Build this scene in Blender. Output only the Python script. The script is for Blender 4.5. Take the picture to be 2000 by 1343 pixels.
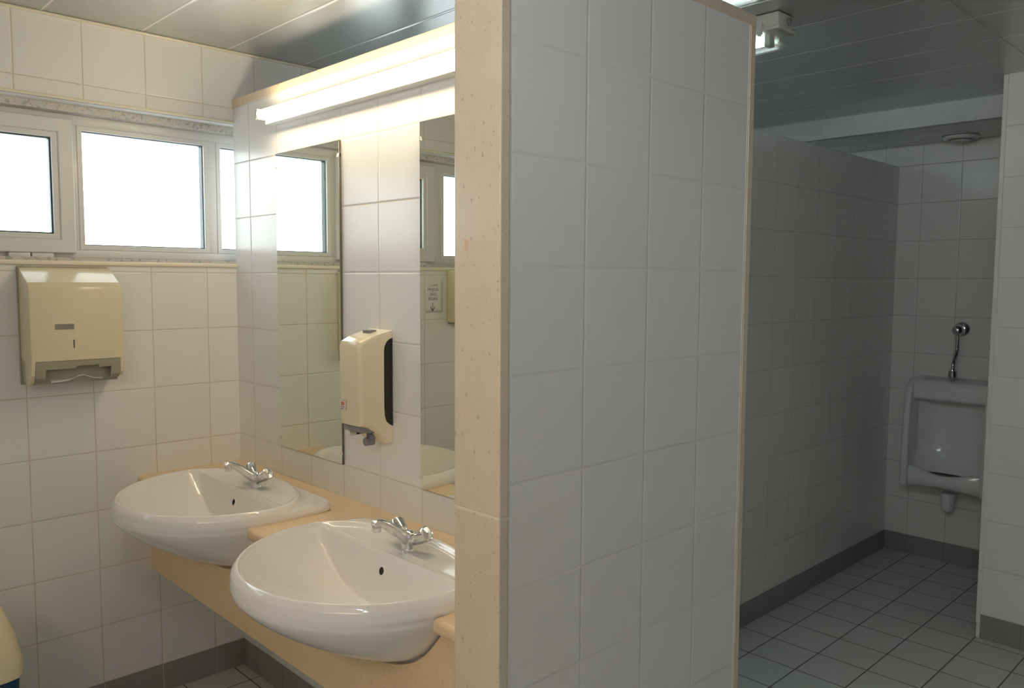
import bpy, bmesh, math, random
from mathutils import Vector, Matrix
random.seed(7)
S = bpy.context.scene
for o in list(bpy.data.objects): bpy.data.objects.remove(o)
COL = S.collection

# ------------------------------------------------------------------ camera
YAW, PIT, ROL = math.radians(45.9451), math.radians(-4.5298), math.radians(0.3102)
fwd = Vector((math.cos(PIT)*math.cos(YAW), math.cos(PIT)*math.sin(YAW), math.sin(PIT)))
rgt = Vector((math.sin(YAW), -math.cos(YAW), 0)); up = rgt.cross(fwd)
r2 = math.cos(ROL)*rgt + math.sin(ROL)*up; u2 = -math.sin(ROL)*rgt + math.cos(ROL)*up
cd = bpy.data.cameras.new('camera'); cam = bpy.data.objects.new('camera', cd); COL.objects.link(cam)
m = Matrix((r2, u2, -fwd)).transposed().to_4x4(); m.translation = Vector((-1.3553, -1.3026, 1.4808))
cam.matrix_world = m
cd.sensor_width = 36; cd.lens = 1575.85*36/2000; cd.clip_start = .02
S.camera = cam

# ------------------------------------------------------------------ exposure, world, light levels
S.view_settings.view_transform = 'Standard'; S.view_settings.look = 'None'
S.view_settings.gamma = 1; S.view_settings.use_curve_mapping = False
S.view_settings.exposure = 0.0
SKY = 6.2; TUBE = 42; BATTEN = 18; FILL_CEIL = 150; FILL_WALL = 66  # the last two drive the added fill lamps outside the view
W = bpy.data.worlds.new('World'); S.world = W; W.use_nodes = True
bg = W.node_tree.nodes['Background']; bg.inputs[0].default_value = (.90, .96, 1.0, 1); bg.inputs[1].default_value = SKY
S.cycles.use_denoising = True
S.cycles.max_bounces = 10; S.cycles.diffuse_bounces = 6; S.cycles.glossy_bounces = 5
S.cycles.transparent_max_bounces = 12; S.cycles.sample_clamp_indirect = 6
S.cycles.caustics_reflective = False; S.cycles.caustics_refractive = False

# ------------------------------------------------------------------ materials
class NT:
    def __init__(s, name):
        s.m = bpy.data.materials.new(name); s.m.use_nodes = True; s.t = s.m.node_tree; s.t.nodes.clear()
        s.out = s.t.nodes.new('ShaderNodeOutputMaterial')
    def n(s, ty, **kw):
        x = s.t.nodes.new(ty)
        for k, v in kw.items(): setattr(x, k, v)
        return x
    def l(s, a, b): s.t.links.new(a, b)
    def put(s, sock, v):
        if hasattr(v, 'is_output') or isinstance(v, bpy.types.NodeSocket): s.l(v, sock)
        else: sock.default_value = v
    def math(s, op, a, b=0.0, c=0.0):
        x = s.n('ShaderNodeMath', operation=op); s.put(x.inputs[0], a); s.put(x.inputs[1], b); s.put(x.inputs[2], c)
        return x.outputs[0]
    def mix(s, f, a, b):
        x = s.n('ShaderNodeMix', data_type='RGBA'); s.put(x.inputs[0], f); s.put(x.inputs[6], a); s.put(x.inputs[7], b)
        return x.outputs[2]
    def noise(s, scale, detail=2.0, rough=.5, vec=None):
        x = s.n('ShaderNodeTexNoise'); x.inputs['Scale'].default_value = scale
        x.inputs['Detail'].default_value = detail; x.inputs['Roughness'].default_value = rough
        if vec is not None: s.l(vec, x.inputs['Vector'])
        return x.outputs[0]
    def pos(s): return s.n('ShaderNodeTexCoord').outputs['Object']
    def ramp(s, f, stops):
        x = s.n('ShaderNodeValToRGB'); s.put(x.inputs[0], f); e = x.color_ramp.elements
        e[0].position, e[0].color = stops[0]; e[1].position, e[1].color = stops[-1]
        for p, c in stops[1:-1]:
            k = e.new(p); k.color = c
        return x.outputs[0]
    def bsdf(s, color, rough=.4, metal=0.0, spec=.5, normal=None, **kw):
        b = s.n('ShaderNodeBsdfPrincipled'); s.put(b.inputs['Base Color'], color); s.put(b.inputs['Roughness'], rough)
        b.inputs['Metallic'].default_value = metal; b.inputs['Specular IOR Level'].default_value = spec
        for k, v in kw.items(): s.put(b.inputs[k.replace('_', ' ')], v)
        if normal is not None: s.l(normal, b.inputs['Normal'])
        s.l(b.outputs[0], s.out.inputs[0]); return b
    def bump(s, h, dist, strength=1.0):
        x = s.n('ShaderNodeBump'); s.l(h, x.inputs['Height']); x.inputs['Distance'].default_value = dist
        x.inputs['Strength'].default_value = strength; return x.outputs[0]
def c4(r, g, b): return (r, g, b, 1)

def plain(name, col, rough=.4, metal=0.0, spec=.5, nz=0.0, scale=30.0, **kw):
    t = NT(name); c = c4(*col)
    if nz:
        f = t.noise(scale, 3, .6, t.pos())
        c = t.ramp(f, [(.3, c4(*[v*(1-nz) for v in col])), (.7, c4(*[min(1, v*(1+nz*.6)) for v in col]))])
    t.bsdf(c, rough, metal, spec, **kw); return t.m

def tiles(name, u, u0, wu, v, v0, wv, col, grout, gw=.0028, rough=.22, var=.03, pillow=.0006):
    """glazed tiles laid on a grid in the object's own coordinates"""
    t = NT(name); p = t.pos(); sp = t.n('ShaderNodeSeparateXYZ'); t.l(p, sp.inputs[0])
    def cell(ax, o, w):
        q = t.math('DIVIDE', t.math('SUBTRACT', sp.outputs['XYZ'.index(ax)], o), w)
        fl = t.math('FLOOR', q); fr = t.math('SUBTRACT', q, fl)
        d = t.math('MULTIPLY', t.math('MINIMUM', fr, t.math('SUBTRACT', 1.0, fr)), w)
        return fl, d
    fu, du = cell(u, u0, wu); fv, dv = cell(v, v0, wv)
    d = t.math('MINIMUM', du, dv)
    mr = t.n('ShaderNodeMapRange', interpolation_type='SMOOTHSTEP'); t.l(d, mr.inputs[0])
    mr.inputs[1].default_value = gw*.35; mr.inputs[2].default_value = gw*.75
    wn = t.n('ShaderNodeTexWhiteNoise', noise_dimensions='2D'); cb = t.n('ShaderNodeCombineXYZ')
    t.l(fu, cb.inputs[0]); t.l(fv, cb.inputs[1]); t.l(cb.outputs[0], wn.inputs['Vector'])
    k = t.math('ADD', t.math('MULTIPLY', wn.outputs['Value'], var), 1-var)
    hs = t.n('ShaderNodeHueSaturation'); hs.inputs['Color'].default_value = c4(*col); t.l(k, hs.inputs['Value'])
    gn = t.noise(9, 3, .6, p)
    gc = t.mix(gn, c4(*[g*.75 for g in grout]), c4(*[min(1, g*1.2) for g in grout]))
    colr = t.mix(mr.outputs[0], gc, hs.outputs[0])
    # edge pillow and slight tilt of each tile
    h1 = t.n('ShaderNodeMapRange', interpolation_type='SMOOTHERSTEP'); t.l(d, h1.inputs[0])
    h1.inputs[1].default_value = gw*.3; h1.inputs[2].default_value = .005
    tl = t.math('MULTIPLY', t.math('SUBTRACT', wn.outputs['Value'], .5), .6)
    lf = t.noise(4, 1, .4, p)
    hh = t.math('ADD', h1.outputs[0], t.math('MULTIPLY', lf, 1.2))
    nm = t.bump(hh, pillow)
    rg = t.math('ADD', t.math('MULTIPLY', t.math('SUBTRACT', 1.0, mr.outputs[0]), .6), rough)
    t.bsdf(colr, rg, 0, .5, normal=nm); return t.m

def stone(name, base, dark, speck, rough=.3, sp_amt=.68, spec=.4):
    t = NT(name); p = t.pos()
    a = t.noise(14, 5, .65, p); b = t.noise(60, 3, .6, p)
    c = t.mix(t.math('MULTIPLY', a, 1.0), c4(*dark), c4(*base))
    c = t.mix(t.math('MULTIPLY', b, .35), c, c4(*[min(1, x*1.12) for x in base]))
    mp = t.n('ShaderNodeMapping'); mp.inputs['Scale'].default_value = (1, 1, .8); t.l(p, mp.inputs[0])
    s = t.noise(95, 2.0, .5, mp.outputs[0])
    mask = t.n('ShaderNodeMapRange'); t.l(s, mask.inputs[0]); mask.inputs[1].default_value = sp_amt; mask.inputs[2].default_value = sp_amt+.06
    c = t.mix(t.math('MULTIPLY', mask.outputs[0], .5), c, c4(*speck))
    t.bsdf(c, rough, 0, spec); return t.m

WHITE = (.80, .795, .775)
M = {}
GW = (.62, .585, .52)
M['tile_back'] = tiles('glazed_tile_back', 'X', -.1113, .1964, 'Z', .101, .2, WHITE, (.58, .51, .40), gw=.0024)
M['tile_mirror'] = tiles('glazed_tile_mirror', 'Y', .4545, .1991, 'Z', .101, .2, WHITE, GW)
M['tile_stub'] = tiles('glazed_tile_stub', 'X', -.3512, .2031, 'Z', .1066, .2, WHITE, (.70, .69, .67), gw=.0022)
M['tile_div'] = tiles('glazed_tile_divider', 'X', 1.8874, .196, 'Z', .101, .2, WHITE, (.60, .61, .60), gw=.0024, rough=.3)
M['tile_far'] = tiles('glazed_tile_far', 'Y', -.0807, .1922, 'Z', .101, .2, WHITE, (.46, .46, .45), gw=.0024)
M['tile_right'] = tiles('glazed_tile_right', 'Y', -.515, .1988, 'Z', .101, .2, WHITE, (.55, .56, .56), gw=.0024)
M['tile_left'] = tiles('glazed_tile_left', 'Y', .1, .2, 'Z', .101, .2, WHITE, GW)
M['floor'] = tiles('floor_tile', 'X', 1.5049, .1935, 'Y', .2772, .1935, (.60, .615, .605), (.12, .12, .12), gw=.0042, rough=.45, var=.06, pillow=.0004)
M['base_x'] = tiles('skirting_tile_x', 'X', -.1113, .1964, 'Z', -.5, 2, (.27, .262, .26), (.45, .44, .42), rough=.35)
M['base_y'] = tiles('skirting_tile_y', 'Y', -.0807, .1922, 'Z', -.5, 2, (.27, .262, .26), (.20, .20, .20), rough=.35)
M['ceiling'] = None
t = NT('ceiling_panel'); p = t.pos(); sp = t.n('ShaderNodeSeparateXYZ'); t.l(p, sp.inputs[0])
q = t.math('DIVIDE', t.math('ADD', sp.outputs[0], .02), .3); fr = t.math('SUBTRACT', q, t.math('FLOOR', q))
dx = t.math('MULTIPLY', t.math('MINIMUM', fr, t.math('SUBTRACT', 1.0, fr)), .3)
mk = t.n('ShaderNodeMapRange'); t.l(dx, mk.inputs[0]); mk.inputs[1].default_value = .002; mk.inputs[2].default_value = .004
cc = t.mix(mk.outputs[0], c4(.85, .86, .85), c4(.47, .49, .48))
gv = t.n('ShaderNodeMapRange', interpolation_type='SMOOTHSTEP'); t.l(dx, gv.inputs[0]); gv.inputs[1].default_value = 0; gv.inputs[2].default_value = .01
t.bsdf(cc, .27, .5, .8, normal=t.bump(gv.outputs[0], .002, .6)); M['ceiling'] = t.m
M['cream_trim'] = plain('cream_ceramic_trim', (.80, .74, .60), .25)
M['white_trim'] = plain('white_profile', (.74, .74, .71), .35)
M['plaster'] = plain('white_painted_plaster', (.62, .63, .62), .7, nz=.08, scale=8)
M['reveal'] = plain('reveal_paint', (.74, .74, .74), .4)
M['limestone'] = stone('beige_limestone', (.72, .62, .48), (.60, .50, .37), (.30, .22, .15), rough=.2, sp_amt=.655)
M['limestone_dark'] = stone('beige_counter_stone', (.80, .62, .40), (.70, .52, .31), (.48, .34, .19), rough=.28, sp_amt=.66)
M['joint'] = plain('pale_stone_joint', (.80, .74, .64), .6)
M['granite'] = stone('speckled_granite', (.66, .64, .60), (.40, .39, .36), (.22, .21, .20), rough=.4, sp_amt=.55)
M['alu'] = plain('white_lacquered_aluminium', (.72, .72, .70), .3)
M['alu_in'] = plain('frame_gasket', (.03, .06, .07), .4)
M['ceramic'] = plain('white_ceramic', (.83, .80, .765), .06, spec=.55)
M['ceramic2'] = plain('sanitary_ceramic', (.72, .74, .74), .10, spec=.55)
M['chrome'] = plain('chrome', (.82, .81, .80), .07, 1.0)
M['chrome2'] = plain('worn_chrome', (.55, .56, .56), .14, 1.0)
M['mirror'] = plain('mirror_glass', (.80, .835, .765), .0, 1.0)
M['mirror_edge'] = plain('mirror_edge', (.16, .13, .09), .3, .3)
M['clip'] = plain('mirror_clip', (.85, .83, .78), .2, .6)
M['cream'] = plain('cream_plastic', (.70, .63, .45), .16)
M['cream2'] = plain('aged_cream_plastic', (.74, .655, .48), .14)
M['greyp'] = plain('grey_plastic', (.33, .31, .235), .3)
M['greyd'] = plain('dark_grey_plastic', (.20, .20, .21), .25)
M['black'] = plain('black_smoked_plastic', (.012, .013, .015), .12)
M['dark'] = plain('dark_hollow', (.01, .009, .008), .8)
M['brownslot'] = plain('key_slot', (.03, .02, .005), .5)
M['paper'] = plain('paper', (.78, .78, .77), .85)
M['label'] = plain('silver_label', (.30, .285, .23), .35, .4)
M['ink'] = plain('grey_print', (.20, .18, .15), .8)
M['inkl'] = plain('faint_print', (.20, .20, .20), .6)
M['red'] = plain('red_print', (.55, .16, .13), .5)
M['pinkl'] = plain('pale_sticker', (.80, .70, .64), .4)
M['blue'] = plain('blue_bin_liner', (.004, .055, .13), .35)
M['vent'] = plain('white_vent_plastic', (.66, .66, .64), .5)
M['lampbody'] = plain('pale_grey_lamp_body', (.58, .58, .52), .4)
M['tray'] = plain('white_lamp_housing', (.75, .75, .70), .35)
M['stain'] = plain('rust_stain', (.66, .44, .26), .35)
def emis(name, col, st):
    t = NT(name); e = t.n('ShaderNodeEmission'); e.inputs[0].default_value = c4(*col); e.inputs[1].default_value = st
    t.l(e.outputs[0], t.out.inputs[0]); return t.m
M['tube'] = emis('warm_fluorescent_tube', (.98, .81, .55), TUBE)
M['tube_cool'] = emis('cool_fluorescent_tube', (.86, 1.0, .97), BATTEN)
M['fill_tube_cool'] = emis('neutral_fill_tube', (.78, .88, .97), FILL_CEIL)
M['fill_tube_warm'] = emis('warm_fill_tube', (1.0, .70, .48), FILL_WALL)
def glassy(name, tint, gl, rough):
    t = NT(name); a = t.n('ShaderNodeBsdfTransparent'); a.inputs[0].default_value = c4(*tint)
    b = t.n('ShaderNodeBsdfGlossy'); b.inputs['Roughness'].default_value = rough; mx = t.n('ShaderNodeMixShader')
    lw = t.n('ShaderNodeLayerWeight'); lw.inputs[0].default_value = .35
    f = t.math('ADD', t.math('MULTIPLY', lw.outputs['Fresnel'], .6), gl)
    t.l(f, mx.inputs[0]); t.l(a.outputs[0], mx.inputs[1]); t.l(b.outputs[0], mx.inputs[2]); t.l(mx.outputs[0], t.out.inputs[0]); return t.m
M['glass'] = glassy('window_glass', (.97, .99, .98), .02, .05)
M['prism'] = glassy('clear_prismatic_cover', (.93, .97, .96), .12, .25)

# ------------------------------------------------------------------ mesh helpers
def BM(): return bmesh.new()
def box(bm, x0, x1, y0, y1, z0, z1, bev=0.0, seg=2):
    r = bmesh.ops.create_cube(bm, size=1)
    for v in r['verts']:
        v.co = Vector(((x0+x1)/2+v.co.x*(x1-x0), (y0+y1)/2+v.co.y*(y1-y0), (z0+z1)/2+v.co.z*(z1-z0)))
    if bev:
        es = list({e for v in r['verts'] for e in v.link_edges})
        bmesh.ops.bevel(bm, geom=es, offset=bev, segments=seg, affect='EDGES', profile=.5)
    return bm
def prism(bm, pts, ax, a, b, bev=0.0, seg=2, sel=None):
    """extrude a 2-D outline along an axis; pts are the two other coordinates in xyz order"""
    def mk(p, t):
        if ax == 'x': return Vector((t, p[0], p[1]))
        if ax == 'y': return Vector((p[0], t, p[1]))
        return Vector((p[0], p[1], t))
    A = [bm.verts.new(mk(p, a)) for p in pts]; B = [bm.verts.new(mk(p, b)) for p in pts]; n = len(pts)
    fs = [bm.faces.new(A), bm.faces.new(B[::-1])]
    for i in range(n): fs.append(bm.faces.new([A[i], B[i], B[(i+1) % n], A[(i+1) % n]]))
    bmesh.ops.recalc_face_normals(bm, faces=bm.faces)
    if bev:
        es = list({e for v in A+B for e in v.link_edges})
        es = [e for e in es if e.calc_face_angle(0) > .35]
        bmesh.ops.bevel(bm, geom=es, offset=bev, segments=seg, affect='EDGES', profile=.5)
    return bm
def lathe(bm, prof, mat=None, n=28, close=True):
    """prof: list of (r, z); mat: Matrix placing local z"""
    mat = mat or Matrix(); rings = []
    for r, z in prof:
        rings.append([bm.verts.new(mat @ Vector((r*math.cos(2*math.pi*i/n), r*math.sin(2*math.pi*i/n), z))) for i in range(n)])
    for a, b in zip(rings, rings[1:]):
        for i in range(n): bm.faces.new([a[i], a[(i+1) % n], b[(i+1) % n], b[i]])
    if close:
        bm.faces.new(rings[0][::-1]); bm.faces.new(rings[-1])
    bmesh.ops.recalc_face_normals(bm, faces=bm.faces); return bm
def tube(bm, pts, rad, n=16, cap=True):
    pts = [Vector(p) for p in pts]; rad = rad if isinstance(rad, (list, tuple)) else [rad]*len(pts)
    ref = Vector((0, 0, 1)); d0 = (pts[1]-pts[0]).normalized()
    if abs(d0.dot(ref)) > .9: ref = Vector((0, 1, 0))
    rings = []
    for i, p in enumerate(pts):
        d = ((pts[min(i+1, len(pts)-1)]-p).normalized() + (p-pts[max(i-1, 0)]).normalized()).normalized()
        a = (ref - d*ref.dot(d)).normalized(); ref = a; b = d.cross(a)
        r = rad[i]; ra, rb = r if isinstance(r, tuple) else (r, r)
        rings.append([bm.verts.new(p + a*ra*math.cos(2*math.pi*k/n) + b*rb*math.sin(2*math.pi*k/n)) for k in range(n)])
    for a, b in zip(rings, rings[1:]):
        for i in range(n): bm.faces.new([a[i], a[(i+1) % n], b[(i+1) % n], b[i]])
    if cap: bm.faces.new(rings[0][::-1]); bm.faces.new(rings[-1])
    bmesh.ops.recalc_face_normals(bm, faces=bm.faces); return bm
def along(p, q):
    p, q = Vector(p), Vector(q); return Matrix.Translation(p) @ (q-p).to_track_quat('Z', 'Y').to_matrix().to_4x4()
def smooth_path(ctrl, n=10):
    out = []; c = [Vector(ctrl[0])] + [Vector(x) for x in ctrl] + [Vector(ctrl[-1])]
    for i in range(1, len(c)-2):
        for k in range(n):
            t = k/n; a, b, d, e = c[i-1], c[i], c[i+1], c[i+2]
            out.append(.5*((2*b)+(-a+d)*t+(2*a-5*b+4*d-e)*t*t+(-a+3*b-3*d+e)*t**3))
    out.append(c[-2]); return out
def obj(name, bm, mat, parent=None, smooth=None, origin=None):
    me = bpy.data.meshes.new(name)
    if origin is not None: bmesh.ops.translate(bm, verts=bm.verts, vec=-Vector(origin))
    bm.to_mesh(me); bm.free()
    for mm in (mat if isinstance(mat, list) else [mat]): me.materials.append(mm)
    if smooth is not None:
        me.polygons.foreach_set('use_smooth', [True]*len(me.polygons))
        me.set_sharp_from_angle(angle=math.radians(smooth))
    o = bpy.data.objects.new(name, me); COL.objects.link(o)
    if origin is not None: o.location = origin
    if parent is not None:
        o.parent = parent; o.matrix_parent_inverse = Matrix.Translation(-parent.location)
    return o
def empty(name, loc):
    o = bpy.data.objects.new(name, None); o.location = loc; o.empty_display_size = .05; COL.objects.link(o); return o
def tag(o, label, cat, group=None):
    o['label'] = label; o['category'] = cat
    if group: o['group'] = group
    return o
def struct(name, bm, mat, **kw):
    o = obj(name, bm, mat, **kw); o['kind'] = 'structure'; return o

# ------------------------------------------------------------------ room shell
YW = 1.5734; XF = 3.2207; XR = 2.3295; YD = .4231; YS = -.26; ZC = 2.305
struct('floor', box(BM(), -2.2, 3.42, -3.1, 1.85, -.1, 0), M['floor'])
struct('ceiling', box(BM(), -2.2, 3.42, -3.1, 1.85, ZC, ZC+.1), M['ceiling'])
# cross profile of the panel ceiling
b = box(BM(), -2.1, 3.2, -.437, -.419, ZC-.003, ZC+.001); struct('trim_1', b, M['ceiling'])
# window wall with its long opening
WX0, WX1, WZ0, WZ1 = -2.05, 1.95, 1.52, 2.045
b = BM()
box(b, -2.2, XF+.2, YW, 1.85, 0, WZ0); box(b, -2.2, XF+.2, YW, 1.85, WZ1, ZC)
box(b, -2.2, WX0, YW, 1.85, WZ0, WZ1); box(b, WX1, XF+.2, YW, 1.85, WZ0, WZ1)
struct('wall_back', b, M['tile_back'])
struct('wall_left', box(BM(), -2.2, -2.1, -3.1, YW, 0, ZC), M['tile_left'])
struct('wall_front', box(BM(), -2.1, XF, -3.1, -3.0, 0, ZC), M['tile_back'])
struct('wall_far', box(BM(), XF, XF+.2, -3.1, YW, 0, ZC), M['tile_far'])
struct('wall_right', box(BM(), XR, XR+.11, -3.0, -.315, 0, ZC), M['tile_right'])
struct('wall_urinal_divider', box(BM(), 1.32, XF, YD, YD+.12, 0, 2.101), M['tile_div'])
struct('wall_mirror', box(BM(), 0, .12, -.139, YW, 0, 2.101), M['tile_mirror'])
b = box(BM(), -.356, .452, YS, -.139, 0, 2.097); struct('wall_stub', b, M['tile_stub'])
# lowered soffit over the urinals: plaster fascia, panel underside
struct('ceiling_soffit_fascia', box(BM(), 2.70, 2.74, -3.0, YW, 2.207, ZC), M['plaster'])
struct('ceiling_soffit', box(BM(), 2.74, XF, -3.0, YW, 2.207, 2.25), M['ceiling'])
# trims: stone caps and edges
struct('trim_2', box(BM(), -.004, .13, -.139, YW, 2.101, 2.131, .002), M['limestone'])
b = BM(); box(b, -.379, -.356, YS-.003, -.137, 0, 1.0485, .0025); box(b, -.379, -.356, YS-.003, -.137, 1.0515, 2.125, .0025)
struct('trim_3', b, M['limestone'])
b = BM(); st = [b.verts.new((-.3793, -.172+.0055*(1+.35*math.sin(3*a))*math.cos(a), 1.543+.016*(1+.25*math.sin(2*a+1))*math.sin(a))) for a in [2*math.pi*i/22 for i in range(22)]]; b.faces.new(st); struct('trim_16', b, M['stain'])
struct('trim_4', box(BM(), -.3775, -.357, YS-.0015, -.1385, 1.048, 1.052), M['joint'])
struct('trim_5', box(BM(), -.356, .475, YS-.002, -.137, 2.097, 2.125, .002), M['limestone'])
struct('trim_6', box(BM(), .452, .475, YS-.002, -.137, 0, 2.097, .002), M['limestone'])
struct('trim_7', box(BM(), -.3565, -.351, YS-.0008, -.25, 0, 2.097), M['joint'])
struct('trim_8', box(BM(), .4465, .453, YS-.0008, -.25, 0, 2.099), M['joint'])
b = BM(); box(b, XR-.004, XR+.012, -.318, -.300, .06, ZC, .003); box(b, XR-.001, XR+.01, -.316, -.303, 0, .06)
struct('trim_9', b, M['white_trim'])
b = box(BM(), WX0, WX1, YW-.007, YW+.012, WZ0, WZ0+.015, .005, 3); struct('trim_10', b, M['cream_trim'], smooth=40)
b = box(BM(), WX0, WX1, YW-.006, YW+.010, WZ1, WZ1+.010, .004, 3); struct('trim_11', b, M['cream_trim'], smooth=40)
b = box(BM(), -2.1, XF, YW-.012, YW, ZC-.009, ZC, .003); struct('trim_12', b, M['cream_trim'])
# the white trim strip of the reveal head, granite lintel and granite sill
struct('trim_13', box(BM(), WX0, WX1, YW+.010, YW+.066, WZ1-.001, WZ1+.003), M['reveal'])
struct('trim_14', box(BM(), WX0, WX1, YW+.066, YW+.15, WZ1-.024, WZ1+.003), M['granite'])
struct('trim_15', box(BM(), WX0, WX1, YW+.012, YW+.17, WZ0-.004, WZ0+.026), M['granite'])
# skirting tiles
def skirt(name, bm, m): struct('baseboard_'+name, bm, m)
skirt('back', box(BM(), -2.1, XF, YW-.004, YW, 0, .101), M['base_x'])
skirt('mirror', box(BM(), -.004, 0, -.139, YW-.004, 0, .101), M['base_y'])
skirt('divider', box(BM(), 1.32, XF-.004, YD-.004, YD, 0, .101), M['base_x'])
skirt('far', box(BM(), XF-.004, XF, -3.0, YD-.004, 0, .101), M['base_y'])
skirt('right', box(BM(), XR-.004, XR, -3.0, -.318, 0, .101), M['base_y'])

# ------------------------------------------------------------------ window
win = empty('window_1', (-.55, YW+.12, WZ0)); win['kind'] = 'structure'
FY = YW+.12                     # front of the frame
zb, zt = 1.549, 2.040
b = BM()
box(b, WX0, WX1, FY, FY+.05, zb, 1.575, .002); box(b, WX0, WX1, FY, FY+.05, 1.990, zt, .0008)
panes = [(-2.02, -1.50), (-1.04, -.52)]
mull = [(-2.05, -2.015), (-1.52, -1.455), (-1.09, -1.045), (-.535, -.495), (-.045, -.015), (.43, .50), (.90, .965), (1.43, 1.50), (1.90, 1.95)]
for a, c in mull: box(b, a, c, FY, FY+.05, 1.575, 1.990, .002)
obj('window_frame', b, M['alu'], win, smooth=30)
def ring(bm, x0, x1, z0, z1, w, y0, y1, bev=.0015):
    """rectangular frame lying in the x-z plane, one piece, edges eased"""
    loops = []
    for y, e in ((y1, 0), (y0+bev, 0), (y0, bev)):
        loops.append([bm.verts.new(p) for p in ((x0+e, y, z0+e), (x1-e, y, z0+e), (x1-e, y, z1-e), (x0+e, y, z1-e))])
    for y, e in ((y0, w-bev), (y0+bev, w), (y1, w)):
        loops.append([bm.verts.new(p) for p in ((x0+e, y, z0+e), (x1-e, y, z0+e), (x1-e, y, z1-e), (x0+e, y, z1-e))])
    loops.append(loops[0])
    for p, q in zip(loops, loops[1:]):
        for i in range(4): bm.faces.new([p[i], p[(i+1) % 4], q[(i+1) % 4], q[i]])
    bmesh.ops.recalc_face_normals(bm, faces=bm.faces)
# fixed lights: glazing beads and panes
for x0, x1 in [(-1.455, -1.09), (-.495, -.045), (-.015, .43), (.965, 1.43), (1.50, 1.90)]:
    b = BM(); ring(b, x0, x1, 1.575, 1.990, .0165, FY-.002, FY+.03)
    obj('glazing_bead', b, M['alu'], win, smooth=30)
    g = BM(); ring(g, x0+.0165, x1-.0165, 1.5915, 1.9735, .003, FY+.012, FY+.04, 0)
    obj('gasket', g, M['alu_in'], win)
    obj('pane', box(BM(), x0+.018, x1-.018, FY+.022, FY+.028, 1.593, 1.972), M['glass'], win)
# hopper sashes standing proud of the frame
for x0, x1 in [(-2.01, -1.525), (-1.035, -.512), (.50, .90)]:
    b = BM(); ring(b, x0, x1, 1.562, 2.003, .046, FY-.022, FY, .003); 
    s = obj('sash', b, M['alu'], win, smooth=30)
    b = BM(); ring(b, x0+.046, x1-.046, 1.608, 1.957, .017, FY-.018, FY+.01)
    obj('glazing_bead', b, M['alu'], s, smooth=30)
    g = BM(); ring(g, x0+.063, x1-.063, 1.625, 1.940, .005, FY-.002, FY+.02, 0)
    obj('gasket', g, M['alu_in'], s)
    obj('pane', box(BM(), x0+.066, x1-.066, FY+.006, FY+.012, 1.628, 1.937), M['glass'], s)
    for hx in (x0+.05, x1-.20):
        b = BM(); box(b, hx, hx+.062, FY-.024, FY-.004, 1.545, 1.561, .003); box(b, hx+.066, hx+.13, FY-.024, FY-.004, 1.545, 1.561, .003)
        obj('hinge', b, M['alu'], s, smooth=40)
# ------------------------------------------------------------------ countertop
BC = [.256, 1.071]              # centres of the two basins
HW = .321
pts = [(0, -.139), (-.374, -.139)]
for c in BC: pts += [(-.374, c-HW), (-.11, c-HW), (-.11, c+HW), (-.374, c+HW)]
pts += [(-.374, YW), (0, YW)]
ct = empty('washroom_counter', (-.19, .7, .768)); tag(ct, 'beige stone counter with deep front apron carrying the two washbasins', 'counter')
b = BM(); prism(b, pts, 'z', .768, .800)
es = [e for e in b.edges if all(abs(v.co.x+.374) < 1e-4 for v in e.verts) and abs(e.verts[0].co.z-e.verts[1].co.z) < 1e-5]
bmesh.ops.bevel(b, geom=es, offset=.012, segments=4, affect='EDGES', profile=.5)
obj('worktop', b, M['limestone_dark'], ct, smooth=30)
# apron with half-ellipse cut-outs
ap = [(-.139, .4605), (YW, .4605), (YW, .768)]
NA = .319
for c in reversed(BC):
    ap.append((min(YW-.001, c+NA), .768)) if c+NA < YW-.002 else None
    ws = [.125+.875*(i/40)**.8 for i in range(41)]
    lft = [(c+.320*(.84+.16*math.exp(-(w/.34)**1.5))*math.sqrt(max(0, 1-w**2.6))+.004, .79-.180*w) for w in ws]
    ap += lft; ap += [(2*c-y, z) for y, z in reversed(lft[:-1])]
    ap.append((c-NA, .768))
# drop points lifted above the slab or past the ends
ap.append((-.139, .768))
b = BM(); prism(b, ap, 'x', -.335, -.315)
obj('apron', b, M['limestone_dark'], ct)
b = BM(); box(b, -.352, -.315, -.139, -.139+.0001+.06, .757, .768)
obj('apron_strip', b, M['limestone_dark'], ct)

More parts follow.
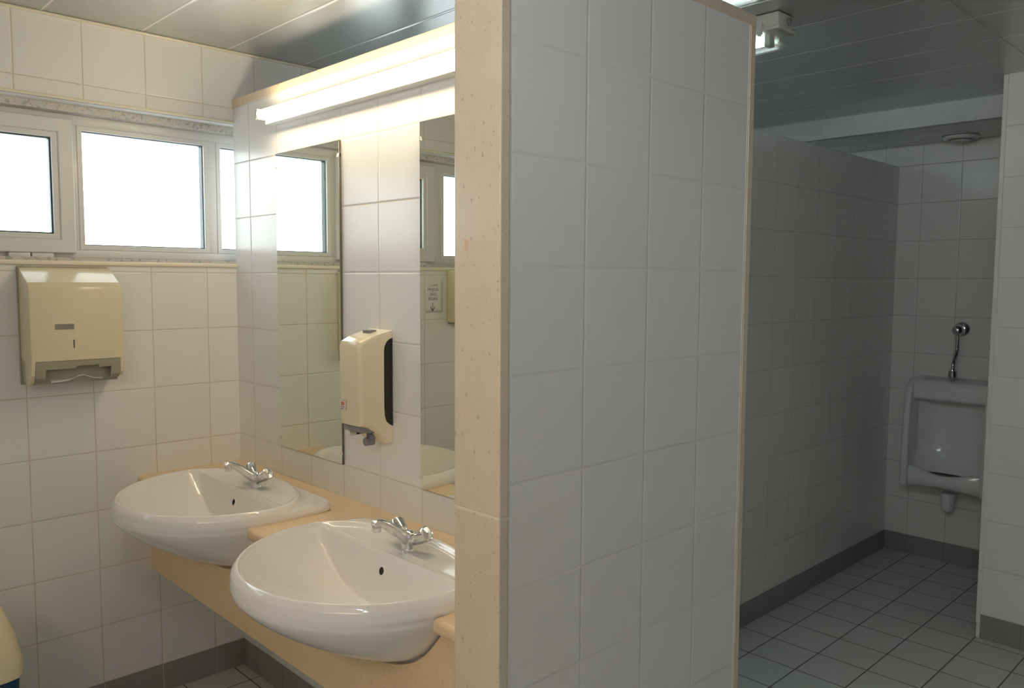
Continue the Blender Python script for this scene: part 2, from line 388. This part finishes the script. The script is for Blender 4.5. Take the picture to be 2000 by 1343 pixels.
# ------------------------------------------------------------------ washbasins
def sstep(a, b, x):
    t = max(0, min(1, (x-a)/(b-a))); return t*t*(3-2*t)
CX = -.300
def outline(th, af, ab, ay, n=9.0):
    c, s = math.cos(th), math.sin(th)
    if c <= 0: return 1/math.sqrt((c/af)**2+(s/ay)**2)
    return (abs(c/ab)**n+abs(s/ay)**n)**(-1/n)
def SYF(w): return (.84+.16*math.exp(-(w/.34)**1.5))*math.sqrt(max(0, 1-w**2.6))
def basin_mesh():
    b = BM(); NT_ = 176; NR = 84
    ths = [2*math.pi*i/NT_ for i in range(NT_)]
    xd = -.262
    def top(x, y):
        e = math.hypot((x-CX)/(.302 if x < CX else .172), y/.308)
        lip = .84
        d1 = .138*(1-min(1, e)**2.7)
        if x < xd:
            d2 = .134*sstep(-.001, .030, xd-x)+.0085
        else: d2 = .012-.0035*math.exp(-((x-xd)/.010)**2)
        d2 *= sstep(0, .10, 1-e)
        h = .02
        k = max(0, min(1, .5+.5*(d2-d1)/h)); d = d2*(1-k)+d1*k-h*k*(1-k)*.5
        return lip-max(0, d)
    ORX = -.405                 # the grid fans out from inside the bowl so that its rings follow the ledge edge
    def crest_r(th):
        lo, hi = 0, .6; c, sn = math.cos(th), math.sin(th)
        for _ in range(40):
            md = (lo+hi)/2; x, y = ORX+md*c, md*sn
            e = math.hypot((x-CX)/(.302 if x < CX else .172), y/.308)
            if e < 1: lo = md
            else: hi = md
        return lo
    RC = [crest_r(th) for th in ths]
    rings = [[b.verts.new((ORX, 0, top(ORX, 0)))]]
    N1, N2, N3 = 34, 14, 30; NRR = N1+N2+N3; WB = .032
    def rad(th, Rc, j):
        c = max(1e-6, math.cos(th)); Rd = min((xd-ORX)/c, .955*Rc); Rw = min((xd-WB-ORX)/c, .90*Rc)
        if j <= N1: return Rw*j/N1
        if j <= N1+N2: return Rw+(Rd-Rw)*(j-N1)/N2
        return Rd+(Rc-Rd)*(j-N1-N2)/N3
    for j in range(1, NRR+1):
        r = []
        for th, Rc in zip(ths, RC):
            R = rad(th, Rc, j); x, y = ORX+R*math.cos(th), R*math.sin(th); r.append(b.verts.new((x, y, top(x, y))))
        rings.append(r)
    ths = [math.atan2(R*math.sin(th), ORX+R*math.cos(th)-CX) for th, R in zip(ths, RC)]
    for g in (.25, .5, .75, 1.0, 1.33, 1.66, 2.0, 2.5):
        r = []
        for th in ths:
            Rc = outline(th, .302, .172, .308, 2.0); Ro = outline(th, .314, .198, .320); D = Ro-Rc; dm = min(D*.8, .018)
            if g <= 1: d = dm*g
            else: d = dm+(D-dm)*min(1, (g-1))
            z = .84-.020*sstep(0, .02, d)
            if g > 2: z -= .004; d += .0015
            R = Rc+d; r.append(b.verts.new((CX+R*math.cos(th), R*math.sin(th), z)))
        rings.append(r)
    for z, af, ab, ay in [(.810, .3180, .201, .3235), (.8012, .3185, .200, .3230), (.7995, .3185, .186, .3215), (.790, .3175, .182, .3200)]:
        r = []
        for th in ths:
            R = outline(th, af, ab, ay); r.append(b.verts.new((CX+R*math.cos(th), R*math.sin(th), z)))
        rings.append(r)
    for w in (.02, .04, .07, .12, .2, .3, .4, .5, .6, .7, .78, .85, .91, .955, .985):
        s = math.sqrt(1-w*w); sf = (1-w**1.3)**.75; sy = SYF(w); r = []
        for th in ths:
            R = outline(th, max(.03, .3175*sf), .18*s, .320*sy, 4.0); r.append(b.verts.new((CX+R*math.cos(th), R*math.sin(th), .79-.178*w)))
        rings.append(r)
    for i in range(NT_): b.faces.new([rings[0][0], rings[1][i], rings[1][(i+1) % NT_]])
    for a, c in zip(rings[1:], rings[2:]):
        for i in range(NT_): b.faces.new([a[i], c[i], c[(i+1) % NT_], a[(i+1) % NT_]])
    b.faces.new(rings[-1])
    bmesh.ops.recalc_face_normals(b, faces=b.faces)
    global OX, OZ
    OZ = .789; OX = xd
    while top(OX, 0) > OZ: OX -= .0005
    return b
def over_ring():
    b = BM(); mt = along((OX-.0015, 0, OZ), (OX-.03, 0, OZ+.008))
    lathe(b, [(.0115, -.006), (.0115, .0012), (.0105, .002), (.0094, .0015), (.0094, -.003)], mt, 24, close=False); return b
def over_hole():
    b = BM(); lathe(b, [(.0092, -.006), (.0092, .0008)], along((OX-.0015, 0, OZ), (OX-.03, 0, OZ+.008)), 20); return b
basin = empty('washbasin', (0, 0, 0))
bm_ = basin_mesh(); obj('bowl', bm_, M['ceramic'], basin, smooth=60)
obj('overflow_ring', over_ring(), M['ceramic'], basin, smooth=60)
obj('overflow_hole', over_hole(), M['dark'], basin)
b = BM(); lathe(b, [(.030, 0), (.030, .003), (.026, .005), (.014, .003), (.0001, .004)], Matrix.Translation((-.415, 0, .7025)), 32); obj('drain', b, M['chrome'], basin, smooth=40)
basin.location = (0, BC[0], 0)
tag(basin, 'near white semi-recessed washbasin, partly hidden by the stone-edged wall end', 'sink', 'washbasins in the counter')
def copy_tree(o, parent=None):
    c = o.copy(); COL.objects.link(c)
    if parent is not None:
        mi = o.matrix_parent_inverse.copy(); c.parent = parent; c.matrix_parent_inverse = mi
    for ch in list(o.children): copy_tree(ch, c)
    return c
b2 = copy_tree(basin); b2.location = (.010, BC[1]-.008, 0)
tag(b2, 'far white semi-recessed washbasin, beside the window wall', 'sink', 'washbasins in the counter')

# ------------------------------------------------------------------ taps
tap = empty('mixer_tap', (-.205, 0, .827))
TX = -.205
DZ = .828
b = BM(); rr = []
for z, ox, ra, rb in ((DZ-.001, 0, .0175, .0175), (DZ+.003, 0, .0172, .0172), (DZ+.006, 0, .0155, .0158), (DZ+.016, -.001, .0152, .0165), (DZ+.026, -.002, .0158, .019), (DZ+.036, -.003, .0165, .021), (DZ+.044, -.002, .0155, .019), (DZ+.050, 0, .011, .013), (DZ+.053, 0, .004, .005)):
    rr.append([b.verts.new((TX+ox+ra*math.cos(2*math.pi*k/32), rb*math.sin(2*math.pi*k/32), z)) for k in range(32)])
for p_, q_ in zip(rr, rr[1:]):
    for k in range(32): b.faces.new([p_[k], p_[(k+1) % 32], q_[(k+1) % 32], q_[k]])
b.faces.new(rr[0][::-1]); b.faces.new(rr[-1])
obj('tap_body', b, M['chrome'], tap, smooth=60)
b = BM(); pth = smooth_path([(TX+.006, 0, DZ+.024), (TX-.016, 0, DZ+.040), (TX-.045, 0, DZ+.063), (TX-.070, 0, DZ+.081), (TX-.088, 0, DZ+.088), (TX-.101, 0, DZ+.086)], 7)
tube(b, pth, [(.0165-.0070*min(1, i/28), .0190-.0080*min(1, i/28)) for i in range(len(pth))], 24)
obj('spout', b, M['chrome'], tap, smooth=60)
b = BM(); lathe(b, [(.0100, .0), (.0112, -.004), (.0112, -.014), (.0100, -.018), (.0085, -.0175)], Matrix.Translation((TX-.092, 0, DZ+.086)), 24)
obj('aerator', b, M['chrome'], tap, smooth=40)
for sg in (-1, 1):
    p0 = (TX-.002, sg*.006, DZ+.026); p1 = (TX+.010, sg*.062, DZ+.056)
    L = (Vector(p1)-Vector(p0)).length
    b = BM(); lathe(b, [(.0125, 0), (.0140, L*.26), (.0140, L*.30), (.0160, L*.33), (.0178, L*.60), (.0192, L*.93), (.0184, L*.985), (.0165, L), (.0156, L-.0012), (.006, L-.0005), (.0001, L)], along(p0, p1), 32)
    h = obj('handle', b, M['chrome'], tap, smooth=40)
    b = BM(); lathe(b, [(.0022, L-.0005), (.0020, L+.0006)], along(p0, p1), 12); obj('handle_screw', b, M['greyd'], h)
tap.location = (-.205, BC[0]-.013, .8235)
tag(tap, 'chrome two-handle mixer tap on the near washbasin', 'tap', 'taps on the washbasins')
t2 = copy_tree(tap); t2.location = (-.195, BC[1]-.020, .8235)
tag(t2, 'chrome two-handle mixer tap on the far washbasin by the window wall', 'tap', 'taps on the washbasins')

# ------------------------------------------------------------------ mirrors
def mirror(y0, y1, label):
    z0, z1 = .903, 1.901
    o = empty('wall_mirror_panel', (0, (y0+y1)/2, z0)); tag(o, label, 'mirror', 'tall mirrors above the basins')
    obj('mirror_glass', box(BM(), -.0085, -.0065, y0+.0015, y1-.0015, z0+.0015, z1-.0015), M['mirror'], o)
    obj('mirror_back', box(BM(), -.0065, -.0003, y0, y1, z0, z1), M['mirror_edge'], o)
    for y, z in ((y1-.004, z1-.045), (y1-.004, z0+.035), (y0+.004, z1-.045), (y0+.004, z0+.035)):
        b = BM(); box(b, -.0115, -.0005, y-.004, y+.006 if y > (y0+y1)/2 else y+.004, z-.006, z+.006, .0015); obj('mirror_clip', b, M['clip'], o, smooth=40)
mirror(.849, 1.2455, 'tall narrow frameless mirror left of the soap dispenser, reflecting the window')
mirror(.0545, .451, 'tall frameless mirror right of the soap dispenser, cut off by the stone-edged wall end')

# ------------------------------------------------------------------ batten lamp above the mirrors, plus an added fill lamp
def wall_lamp(xw, sg, ya, yb, zc, tubem, label):
    """slim batten with a bare tube; xw = wall plane, sg = +1 when it faces +x"""
    la = empty('wall_batten_lamp', (xw, (ya+yb)/2, zc-.035)); tag(la, label, 'lamp')
    def X(d): return xw+sg*d
    def bx(b, d0, d1, y0, y1, z0, z1, bev, seg=2): box(b, min(X(d0), X(d1)), max(X(d0), X(d1)), y0, y1, z0, z1, bev, seg)
    b = BM(); bx(b, 0, .036, ya, yb, zc-.030, zc+.024, .003); obj('housing', b, M['tray'], la, smooth=30)
    b = BM(); tube(b, [(X(.056), ya+.010, zc), (X(.056), yb-.010, zc)], .0135, 20); obj('fluorescent_tube', b, tubem, la, smooth=40)
    for y in (ya+.005, yb-.006):
        b = BM(); bx(b, .03, .070, y-.006, y+.006, zc-.018, zc+.018, .004, 3); obj('lampholder', b, M['clip'], la, smooth=40)
    return la
wall_lamp(0, -1, .035, 1.262, 2.026, M['tube'], 'long warm fluorescent lamp glowing above the mirrors')
wall_lamp(-2.1, 1, -1.45, -.22, 1.90, M['fill_tube_warm'], 'unseen long fluorescent lamp, added on the left wall to brighten the stone edge')  # added fill lamp, never in view, for surfaces facing the left wall

# ------------------------------------------------------------------ soap dispenser
so = empty('soap_dispenser', (0, .645, 1.03)); tag(so, 'cream soap dispenser with dark side window, on the tiles between the mirrors', 'dispenser')
prof = [(-.001, 1.012), (-.024, 1.010), (-.036, 1.020), (-.056, 1.046), (-.082, 1.062), (-.108, 1.068), (-.110, 1.080), (-.112, 1.290), (-.106, 1.306), (-.085, 1.316), (-.001, 1.336)]
y0, y1 = .590, .700
b = BM(); prism(b, prof, 'y', y0, y1)
es = [e for e in b.edges if len(e.link_faces) == 2 and any(abs(f.normal.y) > .9 for f in e.link_faces) and max(v.co.x for v in e.verts) < -.02]
bmesh.ops.bevel(b, geom=es, offset=.012, segments=4, affect='EDGES', profile=.5)
obj('cover', b, M['cream2'], so, smooth=35)
# smoked level window on the side, rounded on its front edge
wp = [(-.001, 1.060), (-.012, 1.066), (-.022, 1.074), (-.028, 1.090), (-.030, 1.115), (-.030, 1.275), (-.028, 1.292), (-.020, 1.305), (-.010, 1.312), (-.001, 1.314)]
b = BM(); prism(b, wp, 'y', y0-.0012, y0+.004, .0005, 1); obj('level_window', b, M['black'], so)
b = box(BM(), -.045, -.02, .64, .675, 1.324, 1.336, .002); obj('lock_tab', b, M['greyd'], so)
b = BM(); prism(b, [(-.105, 1.050), (-.100, 1.070), (-.04, 1.070), (-.03, 1.045), (-.07, 1.044)], 'y', .602, .690, .003, 2); obj('push_lever', b, M['greyp'] if False else M['greyd'], so, smooth=40)
b = BM(); tube(b, [(-.098, .668, 1.038), (-.080, .668, 1.040), (-.078, .668, 1.040)], .0085, 16); obj('nozzle', b, M['vent'], so, smooth=40)
b = BM(); box(b, -.080, -.03, .660, .676, 1.034, 1.047, .002); obj('nozzle_arm', b, M['black'], so)
b = BM(); tube(b, [(-.070, .628, 1.017), (-.044, .628, 1.017)], .0125, 20); box(b, -.060, -.03, .617, .639, 1.024, 1.040, .003); obj('drip_knob', b, M['greyd'], so, smooth=40)
stk = obj('sticker', box(BM(), -.1132, -.1119, .662, .688, 1.108, 1.138), M['pinkl'], so)
obj('sticker_print', box(BM(), -.1137, -.1131, .667, .684, 1.122, 1.132), M['red'], stk)
b = BM(); box(b, -.1137, -.1131, .666, .686, 1.1160, 1.1185); box(b, -.1137, -.1131, .670, .686, 1.1105, 1.1130); box(b, -.1137, -.1131, .664, .687, 1.1355, 1.1365)
obj('sticker_lines', b, M['inkl'], stk)

# ------------------------------------------------------------------ paper towel dispenser on the window wall
tw = empty('towel_dispenser', (-.58, YW, 1.15)); tag(tw, 'cream metal paper towel dispenser under the window, towel tip hanging out', 'dispenser')
x0, x1 = -.712, -.446
def yz(d, z): return (YW-d, z)
obj('back_plate', box(BM(), x0-.004, x1-.006, YW-.008, YW-.0005, 1.146, 1.516, .001), M['greyp'], tw)
cov = [yz(.008, 1.2245), yz(.008, 1.512), yz(.018, 1.510), yz(.104, 1.466), yz(.117, 1.452), yz(.121, 1.436), yz(.121, 1.2245)]
b = BM(); prism(b, cov, 'x', x0, x1)
es = [e for e in b.edges if len(e.link_faces) == 2 and any(abs(f.normal.x) > .9 for f in e.link_faces) and min(v.co.z for v in e.verts) > 1.21 and max(v.co.y for v in e.verts) < YW-.012]
bmesh.ops.bevel(b, geom=es, offset=.004, segments=3, affect='EDGES', profile=.5)
obj('cover', b, M['cream'], tw, smooth=16)
# rounded side cheeks below the cover
for k, (a, c) in enumerate(((x0, x0+.012), (x1-.010, x1))):
    pr = [yz(.008, 1.226), yz(.010, 1.185), yz(.020, 1.160), yz(.045, 1.147), yz(.072, 1.147), yz(.096, 1.158), yz(.112, 1.18), yz(.1205, 1.226)]
    if k: pr = [yz(.008, 1.226), yz(.010, 1.185), yz(.03, 1.166), yz(.072, 1.161), yz(.106, 1.165), yz(.117, 1.18), yz(.1205, 1.226)]
    b = BM(); prism(b, pr, 'x', a, c, .0015, 2); ch = obj('side_cheek', b, M['cream'], tw, smooth=40)
    if not k:
        b = BM(); lathe(b, [(.004, 0), (.0035, .0015)], along((a, YW-.078, 1.172), (a-.01, YW-.078, 1.172)), 14); obj('rivet', b, M['chrome2'], ch)
# grey throat
gp = [yz(.119, 1.2240), yz(.118, 1.196), yz(.112, 1.172), yz(.100, 1.160), yz(.098, 1.164), yz(.109, 1.176), yz(.114, 1.197), yz(.114, 1.2240)]
b = BM()
prism(b, gp, 'x', x0+.012, x0+.040); prism(b, gp, 'x', x1-.038, x1-.010)
gp2 = [yz(.119, 1.2240), yz(.118, 1.198), yz(.114, 1.198), yz(.114, 1.2240)]
prism(b, gp2, 'x', x0+.040, x0+.125)
gp3 = [yz(.119, 1.2240), yz(.118, 1.206), yz(.114, 1.206), yz(.114, 1.2240)]
prism(b, gp3, 'x', x0+.125, x1-.075); prism(b, gp2, 'x', x1-.075, x1-.038)
obj('throat_front', b, M['greyp'], tw, smooth=30)
obj('throat', box(BM(), x0+.012, x1-.010, YW-.085, YW-.070, 1.156, 1.2240), M['greyp'], tw)
obj('throat_bottom', box(BM(), x0+.012, x1-.010, YW-.084, YW-.012, 1.150, 1.156), M['greyp'], tw)
# paper tip
b = BM(); n = 26; row = []
for i in range(n+1):
    f = i/n; x = x0+.055+.150*f
    hump = math.exp(-((f-.60)/.17)**2)
    row.append([b.verts.new((x, YW-.108+.01*math.sin(3*f), 1.157+.016*hump+.004*f)), b.verts.new((x+.004, YW-.090, 1.160+.012*hump)), b.verts.new((x+.006, YW-.07, 1.168+.006*hump))])
for a, c in zip(row, row[1:]):
    for k in range(2): b.faces.new([a[k], c[k], c[k+1], a[k+1]])
po = obj('paper_tip', b, M['paper'], tw, smooth=60); md = po.modifiers.new('thick', 'SOLIDIFY'); md.thickness = .0012
b = box(BM(), x0+.068, x0+.122, YW-.1222, YW-.1205, 1.321, 1.338); lab = obj('label_plate', b, M['label'], tw)
b = BM()
for z, a, c in ((1.3335, .074, .120), (1.3295, .074, .118), (1.3250, .078, .112)): box(b, x0+a, x0+c, YW-.1226, YW-.1221, z-.0007, z+.0007)
obj('label_print', b, M['inkl'], lab)
obj('key_slot', box(BM(), x0+.1185, x0+.1215, YW-.1219, YW-.119, 1.262, 1.288, .0005), M['brownslot'], tw)

# ------------------------------------------------------------------ notice and dryer seen in the mirror
no = empty('paper_notice', (-.95, YW, 1.4)); tag(no, 'white paper notice with grey capitals and a down arrow, seen in the right mirror', 'notice')
b = BM(); nx, nz = 8, 8; g = []
for i in range(nx+1):
    g.append([])
    for j in range(nz+1):
        u, v = i/nx, j/nz; curl = .010*max(0, u-.75)*4*max(0, .3-v)*3 + .006*max(0, v-.8)*5*u
        g[-1].append(b.verts.new((-1.0+.098*u, YW-.0012-curl, 1.334+.142*v)))
for i in range(nx):
    for j in range(nz): b.faces.new([g[i][j], g[i+1][j], g[i+1][j+1], g[i][j+1]])
sh = obj('sheet', b, M['paper'], no, smooth=60); md = sh.modifiers.new('thick', 'SOLIDIFY'); md.thickness = .0005
def text(body, x, z, size, mirror=True):
    cu = bpy.data.curves.new('lettering', 'FONT'); cu.body = body; cu.size = size; cu.extrude = .0002; cu.align_x = 'CENTER'
    o = bpy.data.objects.new('lettering', cu); COL.objects.link(o)
    bpy.context.view_layer.update()
    dg = bpy.context.evaluated_depsgraph_get(); me = bpy.data.meshes.new_from_object(o.evaluated_get(dg))
    bpy.data.objects.remove(o); me.materials.append(M['ink'])
    for v in me.vertices:
        X, Y, Z = v.co; v.co = Vector((x+(-X if mirror else X), YW-.0022-Z, z+Y))
    me.flip_normals() if mirror else None
    o = bpy.data.objects.new('lettering', me); COL.objects.link(o); o.parent = no; o.matrix_parent_inverse = Matrix.Translation(-no.location)
for body, z in (('REGIN', 1.452), ('MUJCIA', 1.430), ('SALE', 1.409), ('ROÁN', 1.388)): text(body, -.945, z, .0185)
b = BM()
prism(b, [(-.9435, 1.378), (-.9405, 1.378), (-.9405, 1.342), (-.9435, 1.342)], 'y', YW-.0024, YW-.002)
for s in (-1, 1): prism(b, [(-.942, 1.336), (-.942+s*.014, 1.357), (-.942+s*.011, 1.360), (-.942, 1.344)], 'y', YW-.0024, YW-.002)
obj('arrow', b, M['ink'], no)
dr = empty('wedge_dispenser', (-1.14, YW, 1.3)); tag(dr, 'cream wedge-shaped wall dispenser, only its side showing in the right mirror', 'dispenser')
b = BM(); prism(b, [yz(.001, 1.285), yz(.001, 1.522), yz(.045, 1.522), yz(.060, 1.505), yz(.118, 1.345), yz(.116, 1.325), yz(.05, 1.285)], 'x', -1.28, -1.025, .006, 3)
obj('cover', b, M['cream'], dr, smooth=35)
b = BM(); box(b, -1.27, -1.035, YW-.045, YW-.002, 1.279, 1.286); obj('base', b, M['greyp'], dr)

# ------------------------------------------------------------------ waste bin (bottom left corner)
bi = empty('waste_bin', (-1.01, 1.20, 0)); tag(bi, 'cream waste bin with blue liner rim, standing at the window wall', 'bin')
def rrect(bm, cx, cy, rows, n=7, N=48):
    rg = []
    for hx, hy, z in rows:
        r = []
        for i in range(N):
            a = 2*math.pi*i/N; c, s = math.cos(a), math.sin(a)
            R = (abs(c/hx)**n+abs(s/hy)**n)**(-1/n); r.append(bm.verts.new((cx+R*c, cy+R*s, z)))
        rg.append(r)
    for a, c in zip(rg, rg[1:]):
        for i in range(N): bm.faces.new([a[i], a[(i+1) % N], c[(i+1) % N], c[i]])
    bm.faces.new(rg[0][::-1]); bm.faces.new(rg[-1]); bmesh.ops.recalc_face_normals(bm, faces=bm.faces); return bm
obj('bin_body', rrect(BM(), -1.01, 1.2, [(.125, .115, 0), (.13, .12, .01), (.152, .142, .365)]), M['cream'], bi, smooth=40)
obj('liner_rim', rrect(BM(), -1.01, 1.2, [(.1545, .1445, .355), (.158, .148, .42), (.160, .15, .438), (.15, .14, .440)]), M['blue'], bi, smooth=40)
obj('lid', rrect(BM(), -1.01, 1.2, [(.166, .156, .436), (.167, .157, .480), (.163, .153, .500), (.150, .140, .555), (.128, .120, .612), (.110, .104, .622)]), M['cream'], bi, smooth=40)
b = BM(); box(b, -1.08, -.94, 1.02, 1.075, .505, .56, .004); 
obj('lid_flap', rrect(BM(), -1.01, 1.2, [(.100, .090, .618), (.100, .090, .628), (.09, .08, .630)]), M['vent'], bi, smooth=40)
b.free()

# ------------------------------------------------------------------ ceiling lamps (waterproof battens): the visible one and an added fill lamp
def batten(x, ya, yb, tubem, label, group=None):
    o = empty('ceiling_lamp', (x, ya, ZC)); tag(o, label, 'lamp')
    w = .048
    b = BM(); box(b, x-w, x+w, ya, yb, 2.258, ZC-.001, .006, 2); box(b, x-w-.006, x+w+.006, ya-.006, yb+.006, 2.250, 2.262, .003, 2)
    obj('lamp_body', b, M['lampbody'], o, smooth=30)
    b = BM(); v = []
    for z, k in ((2.250, 0), (2.215, .004), (2.207, .012)):
        v.append([b.verts.new(p) for p in ((x-w+k, ya+k, z), (x+w-k, ya+k, z), (x+w-k, yb-k, z), (x-w+k, yb-k, z))])
    for a, c in zip(v, v[1:]):
        for i in range(4): b.faces.new([a[i], c[i], c[(i+1) % 4], a[(i+1) % 4]])
    b.faces.new(v[-1]); obj('diffuser', b, M['prism'], o, smooth=20)
    b = BM(); tube(b, [(x, ya+.065, 2.233), (x, yb-.08, 2.233)], .013, 16); obj('fluorescent_tube', b, tubem, o, smooth=40)
    for y in (ya+.045, yb-.02):
        b = BM(); box(b, x-.016, x+.016, y, y+.02, 2.214, 2.252, .003); obj('lampholder', b, M['lampbody'], o)
    for y in (ya+.05, yb-.07):
        for s in (-1, 1):
            b = BM(); xx = x+s*(w+.007)
            box(b, xx-.003, xx+.003, y, y+.018, 2.240, 2.275, .001); box(b, xx-.004, xx+.004, y+.004, y+.014, 2.236, 2.262, .001)
            obj('clip', b, M['lampbody'], o)
    b = BM(); lathe(b, [(.012, 0), (.012, .006), (.009, .009), (.004, .009)], along((x+.012, ya, 2.282), (x+.012, ya-.02, 2.282)), 18); obj('cable_gland', b, M['greyd'], o, smooth=40)
    return o
batten(1.03, -.047, 1.20, M['tube_cool'], 'ceiling lamp with clear cover, end showing right of the tiled wall end')
batten(-1.45, -1.75, -.55, M['fill_tube_cool'], 'unseen ceiling lamp with clear cover, added above the viewpoint to light the tiled wall end')  # added fill lamp, out of view, for the front of the tiled stub


# ------------------------------------------------------------------ urinal and its flush pipe
ur = empty('urinal', (XF, .057, .43)); tag(ur, 'white wall-hung urinal in the dark niche', 'urinal')
XU = 2.955; UC = .057; UW = .203
# two side cheeks: outline in x,z
ck = [(XF-.001, .455), (3.10, .440), (XU+.01, .428), (XU, .440), (XU+.006, .60), (XU+.016, .80), (XU+.028, .915), (XU+.050, .955), (XU+.085, .978), (XF-.001, .986)]
for s_ in (-1, 1):
    b = BM(); a_ = UC+s_*UW; c_ = UC+s_*(UW-.034)
    prism(b, ck, 'y', min(a_, c_), max(a_, c_))
    bmesh.ops.bevel(b, geom=[e for e in b.edges if e.calc_face_angle(0) > .5 and max(v.co.x for v in e.verts) < XF-.01], offset=.010, segments=3, affect='EDGES', profile=.5)
    obj('side_cheek', b, M['ceramic2'], ur, smooth=40)
# top hood
b = BM(); prism(b, [(XF-.001, .880), (XF-.001, .985), (XU+.075, .977), (XU+.060, .955), (XU+.060, .893), (XU+.075, .880)], 'y', UC-UW+.03, UC+UW-.03, .004, 2)
obj('hood', b, M['ceramic2'], ur, smooth=35)
# concave back
b = BM(); NY, NZ = 24, 20; g = []
for j in range(NZ+1):
    z = .50+(.90-.50)*j/NZ; r = []
    for i in range(NY+1):
        u = -1+2*i/NY; x = XF-.05-.075*abs(u)**3.2-.075*max(0, 1-(z-.50)/.14)**2
        r.append(b.verts.new((x, UC+u*(UW-.032), z)))
    g.append(r)
for j in range(NZ):
    for i in range(NY): b.faces.new([g[j][i], g[j][i+1], g[j+1][i+1], g[j+1][i]])
ob = obj('back_panel', b, M['ceramic2'], ur, smooth=60)
# bowl lip: bulging front with a dipped upper edge and an arched lower edge
b = BM(); NY = 30; rows = []
for i in range(NY+1):
    u = -1+2*i/NY; y = UC+u*(UW-.032); bulge = .030*(1-u*u); top = .540-.028*math.cos(u*math.pi/2)**1.5; bot = .428+.020*math.cos(u*math.pi/2)
    xf = XU+.028-bulge; s = []
    for x, z in ((3.10, top-.03), (xf+.035, top-.01), (xf+.018, top), (xf+.006, top-.003), (xf, top-.014), (xf-.003, (top+bot)/2), (xf+.004, bot+.012), (xf+.016, bot), (xf+.06, bot-.004), (3.12, .41), (XF-.004, .44)): s.append(b.verts.new((x, y, z)))
    rows.append(s)
for a, c in zip(rows, rows[1:]):
    for k in range(len(a)-1): b.faces.new([a[k], c[k], c[k+1], a[k+1]])
b.faces.new(rows[0]); b.faces.new(rows[-1][::-1]); bmesh.ops.recalc_face_normals(b, faces=b.faces)
obj('bowl_lip', b, M['ceramic2'], ur, smooth=60)
b = BM(); lathe(b, [(.033, .412), (.031, .372), (.028, .335), (.024, .322), (.016, .318)], Matrix.Translation((3.05, UC-.006, 0)), 24); obj('waste_outlet', b, M['ceramic2'], ur, smooth=40)
fl = empty('flush_pipe', (XF, .083, 1.0)); tag(fl, 'chrome flush pipe with ball-shaped valve above the urinal', 'pipe')
b = BM(); lathe(b, [(.038, 0), (.037, .006), (.030, .014), (.014, .018), (.012, .03)], along((XF-.0005, .075, 1.240), (XF-.1, .075, 1.240)), 28); obj('wall_rosette', b, M['chrome2'], fl, smooth=40)
b = BM(); bmesh.ops.create_uvsphere(b, u_segments=28, v_segments=18, radius=.0285, matrix=Matrix.Translation((XF-.052, .079, 1.236))); obj('valve_ball', b, M['chrome2'], fl, smooth=180)
b = BM(); tube(b, smooth_path([(XF-.052, .079, 1.215), (XF-.052, .079, 1.16), (XF-.052, .079, 1.135), (XF-.070, .079, 1.10), (XF-.098, .079, 1.07), (XF-.102, .079, 1.045), (XF-.102, .079, 1.02)], 6), .0085, 14); obj('pipe', b, M['chrome2'], fl, smooth=60)
b = BM(); lathe(b, [(.010, 1.042), (.013, 1.038), (.014, 1.030), (.0205, 1.027), (.0205, 1.000), (.016, .997), (.016, .9905), (.014, .985)], Matrix.Translation((XF-.102, .079, 0)), 20); obj('pipe_nut', b, M['chrome2'], fl, smooth=30)

# ------------------------------------------------------------------ round vent in the soffit
ve = empty('ceiling_vent', (3.10, .088, 2.207)); tag(ve, 'round white ceiling vent above the urinal', 'vent')
mt = Matrix.Translation((3.10, .088, 0))
b = BM(); lathe(b, [(.083, 2.2065), (.083, 2.200), (.078, 2.194), (.062, 2.190), (.056, 2.194), (.054, 2.2065)], mt, 40); obj('vent_rim', b, M['vent'], ve, smooth=40)
b = BM(); lathe(b, [(.010, 2.205), (.010, 2.192), (.040, 2.190), (.043, 2.186), (.038, 2.181), (.0005, 2.179)], mt, 36); obj('vent_disc', b, M['vent'], ve, smooth=40)
